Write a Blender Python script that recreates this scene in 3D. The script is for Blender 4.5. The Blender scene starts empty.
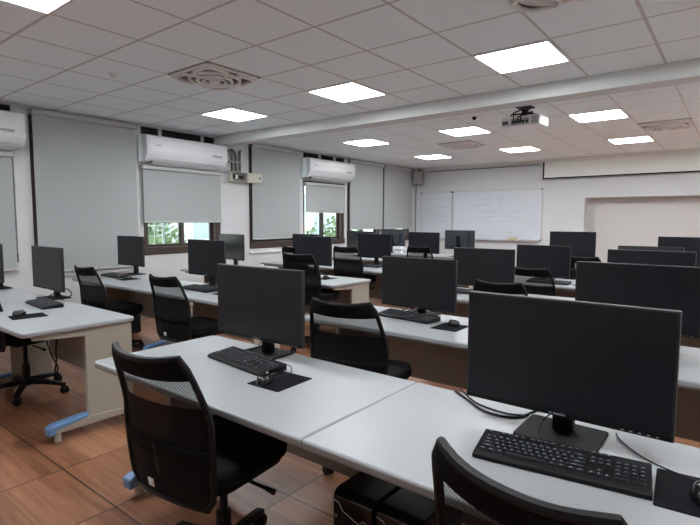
import bpy, bmesh, math, random
from mathutils import Vector, Matrix
random.seed(7)
scene = bpy.context.scene
COL = scene.collection
R = math.radians
PI = math.pi

# ------------------------------------------------------------------ render look
scene.view_settings.view_transform = 'Standard'
scene.view_settings.look = 'None'
scene.view_settings.gamma = 1
scene.view_settings.exposure = 0.70
scene.view_settings.use_curve_mapping = False
scene.cycles.use_denoising = True
scene.cycles.max_bounces = 12
scene.cycles.diffuse_bounces = 8
scene.cycles.transparent_max_bounces = 16
scene.cycles.sample_clamp_indirect = 6

# ------------------------------------------------------------------ materials
def srgb(r, g, b):
    f = lambda c: (c/255/12.92) if c/255 <= .04045 else ((c/255+.055)/1.055)**2.4
    return (f(r), f(g), f(b), 1)

def mat(name, col, rough=.5, metal=0., var=.06, scale=30., bump=0., spec=.5, bscale=None):
    """principled surface whose colour is gently varied by a noise texture"""
    m = bpy.data.materials.new(name); m.use_nodes = True
    nt = m.node_tree; b = nt.nodes['Principled BSDF']
    tc = nt.nodes.new('ShaderNodeTexCoord')
    n = nt.nodes.new('ShaderNodeTexNoise'); n.inputs['Scale'].default_value = scale
    n.inputs['Detail'].default_value = 3
    nt.links.new(tc.outputs['Object'], n.inputs['Vector'])
    mx = nt.nodes.new('ShaderNodeMix'); mx.data_type = 'RGBA'
    mx.inputs['A'].default_value = tuple(c*(1-var) for c in col[:3])+(1,)
    mx.inputs['B'].default_value = tuple(min(1, c*(1+var)) for c in col[:3])+(1,)
    nt.links.new(n.outputs['Fac'], mx.inputs['Factor'])
    nt.links.new(mx.outputs['Result'], b.inputs['Base Color'])
    b.inputs['Roughness'].default_value = rough
    b.inputs['Metallic'].default_value = metal
    b.inputs['Specular IOR Level'].default_value = spec
    if bump:
        n2 = nt.nodes.new('ShaderNodeTexNoise'); n2.inputs['Scale'].default_value = bscale or scale*6
        nt.links.new(tc.outputs['Object'], n2.inputs['Vector'])
        bp = nt.nodes.new('ShaderNodeBump'); bp.inputs['Strength'].default_value = bump
        bp.inputs['Distance'].default_value = .002
        nt.links.new(n2.outputs['Fac'], bp.inputs['Height'])
        nt.links.new(bp.outputs['Normal'], b.inputs['Normal'])
    return m

def emit(name, col, s):
    m = bpy.data.materials.new(name); m.use_nodes = True
    nt = m.node_tree; nt.nodes.remove(nt.nodes['Principled BSDF'])
    e = nt.nodes.new('ShaderNodeEmission'); e.inputs['Color'].default_value = col; e.inputs['Strength'].default_value = s
    nt.links.new(e.outputs[0], nt.nodes['Material Output'].inputs[0])
    return m

def mnode(nt, op, a, b=None, c=None):
    n = nt.nodes.new('ShaderNodeMath'); n.operation = op
    for i, v in enumerate((a, b, c)):
        if v is None: continue
        if isinstance(v, (int, float)): n.inputs[i].default_value = v
        else: nt.links.new(v, n.inputs[i])
    return n.outputs[0]

def grid_line(nt, coord, offset, period, width):
    """1 on a joint line, 0 elsewhere"""
    t = mnode(nt, 'SUBTRACT', coord, offset)
    t = mnode(nt, 'DIVIDE', t, period)
    t = mnode(nt, 'FRACT', t)
    t = mnode(nt, 'SUBTRACT', t, .5)
    t = mnode(nt, 'ABSOLUTE', t)
    return mnode(nt, 'GREATER_THAN', t, .5-width/period/2)

def tile_ceiling_mat(name, ox, oy, T, lc=.56):
    m = bpy.data.materials.new(name); m.use_nodes = True
    nt = m.node_tree; b = nt.nodes['Principled BSDF']
    geo = nt.nodes.new('ShaderNodeNewGeometry')
    sp = nt.nodes.new('ShaderNodeSeparateXYZ'); nt.links.new(geo.outputs['Position'], sp.inputs[0])
    lx = grid_line(nt, sp.outputs['X'], ox, T, .022)
    ly = grid_line(nt, sp.outputs['Y'], oy, T, .022)
    ln = mnode(nt, 'MAXIMUM', lx, ly)
    n = nt.nodes.new('ShaderNodeTexNoise'); n.inputs['Scale'].default_value = 180; n.inputs['Detail'].default_value = 4
    nt.links.new(geo.outputs['Position'], n.inputs['Vector'])
    mx = nt.nodes.new('ShaderNodeMix'); mx.data_type = 'RGBA'
    mx.inputs['A'].default_value = (.82, .89, .93, 1); mx.inputs['B'].default_value = (.86, .93, .97, 1)
    nt.links.new(n.outputs['Fac'], mx.inputs['Factor'])
    m2 = nt.nodes.new('ShaderNodeMix'); m2.data_type = 'RGBA'
    nt.links.new(ln, m2.inputs['Factor']); nt.links.new(mx.outputs['Result'], m2.inputs['A'])
    m2.inputs['B'].default_value = (lc, lc*.99, lc*.98, 1)
    nt.links.new(m2.outputs['Result'], b.inputs['Base Color'])
    b.inputs['Roughness'].default_value = .9; b.inputs['Specular IOR Level'].default_value = .2
    return m

def wood_tile_mat():
    m = bpy.data.materials.new('wood_look_floor_tile'); m.use_nodes = True
    nt = m.node_tree; b = nt.nodes['Principled BSDF']
    geo = nt.nodes.new('ShaderNodeNewGeometry')
    sp = nt.nodes.new('ShaderNodeSeparateXYZ'); nt.links.new(geo.outputs['Position'], sp.inputs[0])
    T = .606; ox, oy = -2.983, 1.147
    ln = mnode(nt, 'MAXIMUM', grid_line(nt, sp.outputs['X'], ox, T, .008), grid_line(nt, sp.outputs['Y'], oy, T, .008))
    # plank bands inside a tile (0.15 m) and a random tone per tile and band
    ix = mnode(nt, 'FLOOR', mnode(nt, 'DIVIDE', mnode(nt, 'SUBTRACT', sp.outputs['X'], ox), T))
    iy = mnode(nt, 'FLOOR', mnode(nt, 'DIVIDE', mnode(nt, 'SUBTRACT', sp.outputs['Y'], oy), T/4))
    cb = nt.nodes.new('ShaderNodeCombineXYZ'); nt.links.new(ix, cb.inputs[0]); nt.links.new(iy, cb.inputs[1])
    wn = nt.nodes.new('ShaderNodeTexWhiteNoise'); nt.links.new(cb.outputs[0], wn.inputs['Vector'])
    # grain along X
    mp = nt.nodes.new('ShaderNodeMapping'); mp.inputs['Scale'].default_value = (1.6, 30, 1)
    nt.links.new(geo.outputs['Position'], mp.inputs['Vector'])
    ad = nt.nodes.new('ShaderNodeVectorMath'); ad.operation = 'MULTIPLY_ADD'
    nt.links.new(cb.outputs[0], ad.inputs[0]); ad.inputs[1].default_value = (3.7, 1.3, 0); nt.links.new(mp.outputs[0], ad.inputs[2])
    n = nt.nodes.new('ShaderNodeTexNoise'); n.inputs['Scale'].default_value = 1.0; n.inputs['Detail'].default_value = 6; n.inputs['Roughness'].default_value = .6
    nt.links.new(ad.outputs[0], n.inputs['Vector'])
    f = mnode(nt, 'ADD', mnode(nt, 'MULTIPLY', n.outputs['Fac'], .8), mnode(nt, 'MULTIPLY', wn.outputs['Value'], .28))
    rp = nt.nodes.new('ShaderNodeValToRGB'); nt.links.new(f, rp.inputs[0])
    e = rp.color_ramp.elements
    e[0].position = .28; e[0].color = (.125, .047, .020, 1)
    e[1].position = .85; e[1].color = (.44, .23, .125, 1)
    k = e.new(.55); k.color = (.265, .115, .06, 1)
    m2 = nt.nodes.new('ShaderNodeMix'); m2.data_type = 'RGBA'
    nt.links.new(ln, m2.inputs['Factor']); nt.links.new(rp.outputs[0], m2.inputs['A']); m2.inputs['B'].default_value = (.015, .011, .01, 1)
    nt.links.new(m2.outputs['Result'], b.inputs['Base Color'])
    b.inputs['Roughness'].default_value = .38
    bp = nt.nodes.new('ShaderNodeBump'); bp.inputs['Strength'].default_value = .12; bp.inputs['Distance'].default_value = .002
    nt.links.new(n.outputs['Fac'], bp.inputs['Height']); nt.links.new(bp.outputs['Normal'], b.inputs['Normal'])
    return m

def net_mat(name, open_amount, scale):
    """woven black net: fine threads with see-through gaps"""
    m = bpy.data.materials.new(name); m.use_nodes = True
    nt = m.node_tree; b = nt.nodes['Principled BSDF']
    b.inputs['Base Color'].default_value = (.006, .006, .007, 1); b.inputs['Roughness'].default_value = .8; b.inputs['Specular IOR Level'].default_value = .15
    tc = nt.nodes.new('ShaderNodeTexCoord')
    w = nt.nodes.new('ShaderNodeTexWave'); w.inputs['Scale'].default_value = scale; w.bands_direction = 'DIAGONAL'
    w.inputs['Distortion'].default_value = 2.5; w.inputs['Detail'].default_value = 0
    nt.links.new(tc.outputs['Object'], w.inputs['Vector'])
    fac = mnode(nt, 'MULTIPLY', mnode(nt, 'MULTIPLY_ADD', w.outputs['Fac'], .7, .4), open_amount)
    tr = nt.nodes.new('ShaderNodeBsdfTransparent')
    mx = nt.nodes.new('ShaderNodeMixShader')
    nt.links.new(fac, mx.inputs[0]); nt.links.new(b.outputs[0], mx.inputs[1]); nt.links.new(tr.outputs[0], mx.inputs[2])
    nt.links.new(mx.outputs[0], nt.nodes['Material Output'].inputs[0])
    return m

def glass_mat():
    m = bpy.data.materials.new('window_glass'); m.use_nodes = True
    nt = m.node_tree; nt.nodes.remove(nt.nodes['Principled BSDF'])
    g = nt.nodes.new('ShaderNodeBsdfGlossy'); g.inputs['Roughness'].default_value = .02
    t = nt.nodes.new('ShaderNodeBsdfTransparent'); t.inputs['Color'].default_value = (.95, .985, .97, 1)
    mx = nt.nodes.new('ShaderNodeMixShader')
    mx.inputs[0].default_value = .04; nt.links.new(t.outputs[0], mx.inputs[1]); nt.links.new(g.outputs[0], mx.inputs[2])
    nt.links.new(mx.outputs[0], nt.nodes['Material Output'].inputs[0])
    return m

M = {}
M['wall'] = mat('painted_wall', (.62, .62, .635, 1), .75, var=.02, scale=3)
M['side_wall'] = mat('bounce_white_wall', (.88, .88, .89, 1), .8, var=.02, scale=3)  # unseen walls, made whiter than the rest to bounce light onto the ceiling
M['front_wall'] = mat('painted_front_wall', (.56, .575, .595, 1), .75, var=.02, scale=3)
M['niche'] = mat('painted_niche_wall', (.53, .525, .525, 1), .75, var=.03, scale=2)
M['floor'] = wood_tile_mat()
M['beam'] = mat('beam_paint', (.64, .66, .66, 1), .7, var=.02, scale=4)
M['white_trim'] = mat('white_trim', (.72, .72, .70, 1), .5, var=.02)
M['window_frame'] = mat('brown_aluminium', (.050, .032, .026, 1), .45, var=.1)
M['slot_shade'] = mat('vent_slot_shade', (.006, .006, .006, 1), .8)
M['glass'] = glass_mat()
M['blind'] = mat('grey_blind_fabric', (.37, .392, .395, 1), .85, var=.02, scale=2, bump=.1, bscale=500)
M['blind_bar'] = mat('blind_bar', (.45, .46, .46, 1), .5)
M['ac'] = mat('ac_white_plastic', (.76, .775, .81, 1), .22, var=.01)
M['ac_grey'] = mat('ac_grey_plastic', (.35, .36, .37, 1), .35)
M['ac_dark'] = mat('ac_outlet_dark', (.03, .03, .035, 1), .5)
M['logo_grey'] = mat('logo_grey', (.28, .28, .30, 1), .4)
M['lamp'] = emit('lamp_diffuser', (.95, .985, 1.0, 1), 18.5)
M['lamp_frame'] = mat('lamp_frame', (.75, .75, .74, 1), .4)
M['vent_white'] = mat('vent_white_plastic', (.74, .73, .72, 1), .5)
M['vent_dark'] = mat('vent_grey_mesh', (.20, .19, .185, 1), .8, var=.25, scale=90)
M['top'] = mat('white_laminate', (.30, .316, .33, 1), .38, var=.015, scale=5)
M['edge'] = mat('white_edge_band', (.70, .68, .63, 1), .45, var=.02)
M['cream'] = mat('cream_panel', (.37, .34, .285, 1), .55, var=.03, scale=6)
M['taupe'] = mat('taupe_panel', (.24, .21, .175, 1), .6, var=.05, scale=6)
M['blue'] = mat('blue_plastic', (.13, .27, .50, 1), .4, var=.06)
M['leveler'] = mat('cream_plastic', (.50, .46, .38, 1), .5)
M['black'] = mat('black_plastic', (.006, .006, .007, 1), .5, var=.1, spec=.22)
M['black_soft'] = mat('black_fabric', (.0055, .0055, .006, 1), .9, var=.2, scale=200, bump=.4, spec=.12)
M['black_gloss'] = mat('black_glossy_plastic', (.008, .008, .009, 1), .16)
M['screen'] = mat('matte_screen', (.0065, .0075, .011, 1), .36, var=.02, spec=.36)
M['screen_gloss'] = mat('glossy_screen', (.010, .013, .016, 1), .24, var=.02, spec=1.0)
M['back_grey'] = mat('monitor_back_grey', (.030, .036, .046, 1), .4)
M['bezel'] = mat('bezel_dark_grey', (.014, .0145, .017, 1), .45)
M['key'] = mat('key_plastic', (.016, .017, .021, 1), .42)
M['legend'] = mat('key_legend', (.17, .19, .23, 1), .6)
M['pad'] = mat('mousepad_cloth', (.007, .007, .009, 1), .9, var=.2, scale=300, spec=.08)
M['base'] = mat('monitor_base_black', (.008, .008, .009, 1), .65, var=.1, spec=.12)
M['net_open'] = net_mat('chair_net_open', .44, 40)
M['net'] = net_mat('chair_net_dense', .02, 30)
M['tag'] = mat('white_tag', (.75, .75, .72, 1), .6)
M['chrome'] = mat('silver_line', (.70, .72, .74, 1), .25, metal=.8)
M['grey_metal'] = mat('grey_metal', (.30, .30, .30, 1), .4, metal=.5)
M['board'] = mat('whiteboard_enamel', (.58, .615, .675, 1), .22, var=.015, scale=2)
M['alu'] = mat('aluminium', (.50, .51, .53, 1), .35, metal=.4)
M['ink'] = mat('marker_ink', (.33, .36, .45, 1), .5, var=.3)
M['yellow'] = mat('yellow_felt', (.50, .47, .30, 1), .9)
M['screen_cloth'] = mat('projection_cloth', (.72, .75, .73, 1), .8, var=.01)
M['proj'] = mat('projector_shell', (.82, .86, .92, 1), .35, var=.03)
M['beige'] = mat('beige_sheet_metal', (.52, .51, .44, 1), .45, var=.04)
M['pipe'] = mat('grey_conduit', (.12, .115, .11, 1), .5, var=.2, scale=60)
M['speaker'] = mat('speaker_grey', (.24, .24, .24, 1), .6)
M['paper'] = mat('paper', (.72, .74, .80, 1), .7)
M['hedge'] = mat('hedge_leaves', (.15, .21, .11, 1), .7, var=.6, scale=6)
M['outer_wall'] = mat('outer_render', (.62, .66, .66, 1), .8, var=.08)
M['outer_glass'] = mat('outer_window_glass', (.36, .44, .47, 1), .1)
M['grille'] = mat('white_grille', (.66, .68, .66, 1), .5)
M['outdoor_ground'] = mat('outdoor_ground', (.40, .42, .38, 1), .9, var=.2, scale=2)

# ------------------------------------------------------------------ mesh helpers
class MB:
    def __init__(s): s.bm = bmesh.new()
    def box(s, x0, y0, z0, x1, y1, z1, mtx=None):
        v = [s.bm.verts.new(p) for p in ((x0,y0,z0),(x1,y0,z0),(x1,y1,z0),(x0,y1,z0),(x0,y0,z1),(x1,y0,z1),(x1,y1,z1),(x0,y1,z1))]
        if mtx is not None:
            for q in v: q.co = mtx @ q.co
        for f in ((0,3,2,1),(4,5,6,7),(0,1,5,4),(1,2,6,5),(2,3,7,6),(3,0,4,7)): s.bm.faces.new([v[i] for i in f])
        return s
    def cyl(s, p0, p1, r0, r1=None, n=16):
        r1 = r0 if r1 is None else r1
        p0, p1 = Vector(p0), Vector(p1); d = (p1-p0).normalized()
        a = d.orthogonal().normalized(); b = d.cross(a)
        A = [s.bm.verts.new(p0+(a*math.cos(t)+b*math.sin(t))*r0) for t in [2*PI*k/n for k in range(n)]]
        B = [s.bm.verts.new(p1+(a*math.cos(t)+b*math.sin(t))*r1) for t in [2*PI*k/n for k in range(n)]]
        for k in range(n): s.bm.faces.new((A[k], A[(k+1)%n], B[(k+1)%n], B[k]))
        s.bm.faces.new(A[::-1]); s.bm.faces.new(B)
        return s
    def tube(s, pts, r, n=8, closed=False, flat=1.0):
        pts = [Vector(p) for p in pts]; N = len(pts); rings = []
        prev = None
        for i, p in enumerate(pts):
            if closed: d = (pts[(i+1)%N]-pts[i-1])
            else: d = pts[min(i+1, N-1)]-pts[max(i-1, 0)]
            d.normalize()
            if prev is None: a = d.orthogonal().normalized()
            else:
                a = prev-d*prev.dot(d); a.normalize()
            prev = a; b = d.cross(a)
            rr = r[i] if isinstance(r, (list, tuple)) else r
            rings.append([s.bm.verts.new(p+(a*math.cos(2*PI*k/n)+b*math.sin(2*PI*k/n)*flat)*rr) for k in range(n)])
        last = N if closed else N-1
        for i in range(last):
            A, B = rings[i], rings[(i+1)%N]
            for k in range(n): s.bm.faces.new((A[k], A[(k+1)%n], B[(k+1)%n], B[k]))
        if not closed:
            s.bm.faces.new(rings[0][::-1]); s.bm.faces.new(rings[-1])
        return s
    def prism(s, outline, axis, a0, a1):
        """outline: 2D points; axis 'x','y','z' is the extrusion axis"""
        def P(q, a):
            return {'x': (a, q[0], q[1]), 'y': (q[0], a, q[1]), 'z': (q[0], q[1], a)}[axis]
        A = [s.bm.verts.new(P(q, a0)) for q in outline]; B = [s.bm.verts.new(P(q, a1)) for q in outline]
        n = len(A)
        for k in range(n): s.bm.faces.new((A[k], A[(k+1)%n], B[(k+1)%n], B[k]))
        s.bm.faces.new(A[::-1]); s.bm.faces.new(B)
        return s
    def grid(s, f, nu, nv):
        V = [[s.bm.verts.new(f(i/nu, j/nv)) for i in range(nu+1)] for j in range(nv+1)]
        for j in range(nv):
            for i in range(nu): s.bm.faces.new((V[j][i], V[j][i+1], V[j+1][i+1], V[j+1][i]))
        return s
    def ball(s, c, rx, ry, rz, nu=16, nv=10):
        def f(u, v): 
            return (0, 0, 0)
        top = s.bm.verts.new((c[0], c[1], c[2]+rz)); bot = s.bm.verts.new((c[0], c[1], c[2]-rz))
        rows = []
        for j in range(1, nv):
            t = PI*j/nv
            rows.append([s.bm.verts.new((c[0]+rx*math.sin(t)*math.cos(2*PI*i/nu), c[1]+ry*math.sin(t)*math.sin(2*PI*i/nu), c[2]+rz*math.cos(t))) for i in range(nu)])
        for i in range(nu):
            s.bm.faces.new((top, rows[0][i], rows[0][(i+1)%nu])); s.bm.faces.new((bot, rows[-1][(i+1)%nu], rows[-1][i]))
        for j in range(len(rows)-1):
            for i in range(nu): s.bm.faces.new((rows[j][i], rows[j+1][i], rows[j+1][(i+1)%nu], rows[j][(i+1)%nu]))
        return s
    def build(s, name, material, parent=None, bevel=0., seg=2, smooth=True, loc=None, rot=None, solid=0.):
        bmesh.ops.recalc_face_normals(s.bm, faces=s.bm.faces[:])
        me = bpy.data.meshes.new(name); s.bm.to_mesh(me); s.bm.free()
        me.materials.append(material)
        o = bpy.data.objects.new(name, me); COL.objects.link(o)
        if parent is not None: o.parent = parent
        if loc is not None: o.location = loc
        if rot is not None: o.rotation_euler = rot
        if smooth:
            for p in me.polygons: p.use_smooth = True
        if solid:
            sm = o.modifiers.new('Solidify', 'SOLIDIFY'); sm.thickness = solid; sm.offset = 0
        if bevel:
            bv = o.modifiers.new('Bevel', 'BEVEL'); bv.width = bevel; bv.segments = seg; bv.limit_method = 'ANGLE'; bv.angle_limit = R(40)
        if smooth:
            try: me.set_sharp_from_angle(angle=R(38))
            except Exception: pass
        return o

def rounded(w, h, r, n=5, cx=0, cy=0):
    pts = []
    for sx, sy, a0 in ((1, 1, 0), (-1, 1, 90), (-1, -1, 180), (1, -1, 270)):
        for k in range(n+1):
            a = R(a0+90*k/n)
            pts.append((cx+sx*(w/2-r)+r*math.cos(a), cy+sy*(h/2-r)+r*math.sin(a)))
    return pts

def thing(name, label, cat, loc=(0, 0, 0), rz=0., group=None):
    o = bpy.data.objects.new(name, None); COL.objects.link(o)
    o.empty_display_size = .05
    o.location = loc; o.rotation_euler = (0, 0, rz)
    o['label'] = label; o['category'] = cat
    if group: o['group'] = group
    return o
def tag(o, label, cat, group=None):
    o['label'] = label; o['category'] = cat
    if group: o['group'] = group
    return o
def struct(o):
    o['kind'] = 'structure'; return o
def dup(root, loc, rz, label, group=None):
    r = root.copy(); COL.objects.link(r); r.location = loc; r.rotation_euler = (0, 0, rz)
    r['label'] = label
    if group: r['group'] = group
    def rec(src, dst):
        for ch in kids[src.name]:
            c = ch.copy(); COL.objects.link(c); c.parent = dst
            rec(ch, c)
    kids = {}
    def scan(o):
        kids[o.name] = [c for c in bpy.data.objects if c.parent == o]
        for c in kids[o.name]: scan(c)
    scan(root)
    rec(root, r)
    return r

# ------------------------------------------------------------------ room numbers (metres)
H = 2.755
XL, XR = -6.70, 2.60
YB, YF = -3.60, 11.25
T = .605; GX, GY = -6.004, 2.03
GY2 = GY+7.66*T
BEAM0, BEAM1, BEAMZ = 5.02, 5.25, 2.612

# ---- floor, ceiling
struct(MB().box(XL-.2, YB-.2, -.1, XR+.2, YF+.6, 0).build('floor', M['floor'], smooth=False))
struct(MB().box(XL-.2, YB-.2, H, XR+.2, BEAM0+.1, H+.1).build('ceiling', tile_ceiling_mat('ceiling_tile_near', GX, GY, T), smooth=False))
struct(MB().box(XL-.2, BEAM0+.1, H, XR+.2, YF+.6, H+.1).build('ceiling', tile_ceiling_mat('ceiling_tile_far', GX, GY2, T, .68), smooth=False))
struct(MB().box(XL, BEAM0, BEAMZ, XR, BEAM1, H-.0005).build('trim_1', M['beam'], bevel=.006))
# shallow cover strip on the far side of the beam
struct(MB().box(XL, BEAM1, H-.03, XR, BEAM1+.09, H-.0005).build('trim_2', M['beam'], bevel=.003))
# perimeter angle along the front wall and the window wall
struct(MB().box(XL, YF-.05, H-.05, XR, YF, H-.0005).build('trim_3', M['white_trim'], bevel=.003))

# ---- right wall, back wall (behind the viewpoint)
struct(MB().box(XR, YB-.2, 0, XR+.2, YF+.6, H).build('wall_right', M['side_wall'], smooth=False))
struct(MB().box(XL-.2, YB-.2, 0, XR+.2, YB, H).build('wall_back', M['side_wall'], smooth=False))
# ---- front wall with a recess on the right
NX, NZ, ND = -2.56, 1.915, .30
fw = MB()
fw.box(XL-.2, YF, 0, NX, YF+ND, H)
fw.box(NX, YF, NZ, XR+.2, YF+ND, H)
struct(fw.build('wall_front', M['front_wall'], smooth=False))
struct(MB().box(XL-.2, YF+ND, 0, XR+.2, YF+ND+.2, H).build('wall_recess', M['niche'], smooth=False))

# ---- window wall: one wall mesh of piers, spandrel and panels
WT = .22                                    # wall thickness (outwards)
wins = [  # y0, y1, z0, z1 of the glazed opening
    (.78, 2.20, .92, 2.20),                 # under the first air conditioner
    (2.375, 3.690, .80, 2.68),              # tall blind
    (3.785, 5.125, .92, 2.20),              # under the second air conditioner
    (5.735, 6.99, .93, 2.68),               # tall blind with a bright strip below
    (7.09, 8.38, .93, 2.20),                # under the third air conditioner
    (8.47, 9.76, .93, 2.68),
    (9.83, 11.08, .93, 2.68)]
vents = {0: [(1.62, 1.95), (2.0, 2.235)], 2: [(3.785, 4.06), (4.11, 4.78), (4.83, 5.07)], 4: [(7.10, 7.55), (7.62, 8.02), (8.09, 8.38)]}
ww = MB()
ys = YB-.2
for i, (y0, y1, z0, z1) in enumerate(wins):
    ww.box(XL-WT, ys, 0, XL, y0, H)                 # pier before the opening
    ww.box(XL-WT, y0, 0, XL, y1, z0)                # spandrel
    if i in vents:
        ww.box(XL-WT, y0, z1, XL, y1, 2.635)        # panel behind the air conditioner
        ww.box(XL-WT, y0, 2.742, XL, y1, H)
        yy = y0
        for a, b in vents[i]:
            if a > yy+.001: ww.box(XL-WT, yy, 2.635, XL, min(a, y1), 2.742)
            ww.box(XL-WT, a, 2.635, XL-.10, min(b, y1), 2.742)
            yy = min(b, y1)
        if yy < y1: ww.box(XL-WT, yy, 2.635, XL, y1, 2.742)
    else:
        ww.box(XL-WT, y0, z1, XL, y1, H)
    ys = y1
ww.box(XL-WT, ys, 0, XL, YF+.5, H)
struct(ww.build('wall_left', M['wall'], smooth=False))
nv = 4
for i, vs in vents.items():
    for a, b in vs:
        o = struct(MB().box(XL-.099, a+.002, 2.637, XL-.02, min(b, wins[i][1])-.002, 2.74).build('trim_%d' % nv, M['slot_shade'], smooth=False)); nv += 1  # near-black blocks stand in for the shade inside the vent openings
# window sill ledges
for i in (1, 3):
    y0, y1, z0, z1 = wins[i]
    struct(MB().box(XL-.02, y0-.02, z0-.085, XL+.03, y1+.02, z0-.055).build('trim_%d' % nv, M['white_trim'], bevel=.004)); nv += 1
struct(MB().box(XL, YB, 0, XL+.015, YF, .09).build('baseboard_left', M['taupe'], smooth=False))
struct(MB().box(XL+.02, YF-.015, 0, NX, YF, .09).build('baseboard_front', M['taupe'], smooth=False))

# windows: frame, two sashes with their panes
for i, (y0, y1, z0, z1) in enumerate(wins):
    w = struct(bpy.data.objects.new('window_%d' % (i+1), None)); COL.objects.link(w); w.location = (XL, (y0+y1)/2, z0)
    W, Hh = y1-y0, z1-z0
    f = MB()
    t = .06
    f.box(-.15, -W/2, 0, .012, W/2, .11 if i in (0, 2, 3, 4) else .08)
    f.box(-.15, -W/2, Hh-t, -.03, W/2, Hh)
    f.box(-.15, -W/2, .08, -.02, -W/2+(t if i in (0, 2, 4) else .17), Hh-t); f.box(-.15, W/2-t-.03, .08, -.02, W/2, Hh-t)
    f.build('window_frame', M['window_frame'], w, bevel=.004)
    for sgn in (-1, 1):
        a, b = (-W/2+(t if i in (0, 2, 4) else .17), .03) if sgn < 0 else (-.03, W/2-t-.03)
        xo = -.08 if sgn < 0 else -.12
        s = MB(); q = .045
        s.box(xo-.015, a, .11, xo+.015, a+q, Hh-t); s.box(xo-.015, b-q, .11, xo+.015, b, Hh-t)
        s.box(xo-.015, a+q, .11, xo+.015, b-q, .15); s.box(xo-.015, a+q, Hh-t-.04, xo+.015, b-q, Hh-t)
        so = s.build('sash', M['window_frame'], w, bevel=.003)
        MB().box(xo-.003, a+q, .15, xo+.003, b-q, Hh-t-.04).build('pane', M['glass'], so, smooth=False)

# ------------------------------------------------------------------ roller blinds
def blind(y0, y1, z0, z1, label, x=XL+.065):
    t = thing('roller_blind', label, 'blind', (x, (y0+y1)/2, z0), 0, 'grey roller blinds on the window wall')
    W = y1-y0; hh = z1-z0
    fb = MB().box(-.0015, -W/2, .012, .0015, W/2, hh-.03)
    fb.build('fabric', M['blind'], t, smooth=False)
    MB().tube([(0, -W/2, .010), (0, W/2, .010)], .011, 10).build('bottom_bar', M['blind_bar'], t)
    MB().box(-.045, -W/2-.01, hh-.055, .035, W/2+.01, hh).build('headrail', M['blind_bar'], t, bevel=.008)
    for s in (-1, 1):
        MB().box(-.06, s*(W/2+.014)-.004, hh-.055, .03, s*(W/2+.014)+.004, hh+.004).build('bracket', M['grey_metal'], t, bevel=.002)
    return t
blind(.80, 2.165, .83, 2.195, 'grey roller blind under the partly cropped air conditioner at left edge')
blind(2.392, 3.665, .775, 2.725, 'tall grey roller blind between the leftmost and second air conditioner')
blind(3.76, 5.09, 1.385, 2.195, 'short grey roller blind under the air conditioner beside the fuse box')
blind(5.752, 6.93, 1.09, 2.725, 'tall grey roller blind right of the open fuse box')
blind(7.09, 8.28, 1.58, 2.165, 'short grey roller blind under the air conditioner nearest the whiteboard')
blind(8.485, 9.735, 1.225, 2.725, 'tall grey roller blind just right of the farthest air conditioner')
blind(9.80, 11.06, 1.225, 2.725, 'tall grey roller blind in the corner beside the whiteboard wall')

# ------------------------------------------------------------------ air conditioners
def aircon(y0, y1, z0, z1, label):
    W, hh, D = y1-y0, z1-z0, .25
    t = thing('air_conditioner', label, 'air conditioner', (XL, (y0+y1)/2, z0), 0, 'wall air conditioners above the windows')
    prof = [(0, 0), (.10, .0), (.17, .02), (.215, .06)]
    prof += [(D*.9+.025*math.sin(k/8*PI/2), .085+.05*k/8) for k in range(9)]
    prof += [(D, hh-.05), (D-.012, hh-.015), (D-.05, hh), (0, hh)]
    b = MB(); b.prism([(p[0], p[1]) for p in prof], 'y', -W/2, W/2)
    b.build('body', M['ac'], t, bevel=.012, seg=3)
    MB().box(D-.004, -W/2+.02, .14, D+.010, W/2-.02, hh-.05).build('front_panel', M['ac'], t, bevel=.006, seg=3)
    o = MB(); o.box(.06, -W/2+.10, -.004, .19, W/2-.10, .016).build('air_outlet', M['ac_dark'], t, smooth=False)
    lv = MB()
    m = Matrix.Translation((.165, 0, .022)) @ Matrix.Rotation(R(-18), 4, 'Y')
    lv.box(-.055, -W/2+.10, -.036, .060, W/2-.10, -.028, m)
    lv.build('louvre', M['ac'], t, bevel=.003)
    MB().box(D+.0095, -W/2+.14, hh*.60, D+.0115, -W/2+.21, hh*.60+.012).build('logo', M['logo_grey'], t, smooth=False)
    MB().box(D+.0095, W/2-.30, .155, D+.0115, W/2-.12, .185).build('display_strip', M['ac_grey'], t, smooth=False)
    return t
aircon(.80, 2.265, 2.245, 2.635, 'white wall air conditioner cut off by the left edge of the photo')
aircon(3.73, 5.10, 2.235, 2.605, 'white wall air conditioner beside the open fuse box')
aircon(7.02, 8.43, 2.245, 2.62, 'white wall air conditioner farthest back, nearest the whiteboard')

# ------------------------------------------------------------------ fuse box with conduits
fbx = thing('fuse_box', 'beige fuse box with its door open on the white pier', 'fuse box', (XL, 5.43, 2.06))
b = MB()
b.box(0, -.15, 0, .12, -.138, .165); b.box(0, .168, 0, .12, .18, .165); b.box(0, -.15, .153, .12, .18, .165); b.box(0, -.15, 0, .12, .18, .012); b.box(0, -.15, 0, .01, .18, .165)
b.build('cabinet', M['beige'], fbx, bevel=.003)
MB().box(.01, -.12, .03, .06, .15, .14).build('inner_plate', M['speaker'], fbx, bevel=.003)
for k in range(4): MB().box(.06, -.10+k*.06, .055, .085, -.055+k*.06, .115).build('breaker', M['black'] if k != 1 else M['tag'], fbx, bevel=.003)
dr = MB().box(.112, .185, .0, .122, .50, .165).build('door', M['beige'], fbx, bevel=.003)
MB().cyl((.122, .445, .085), (.128, .445, .085), .016).build('lock', M['black'], dr)
cd = thing('electrical_conduit', 'dark grey conduits running from the beam down to the fuse box', 'pipe', (XL, 5.40, 2.226))
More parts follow.
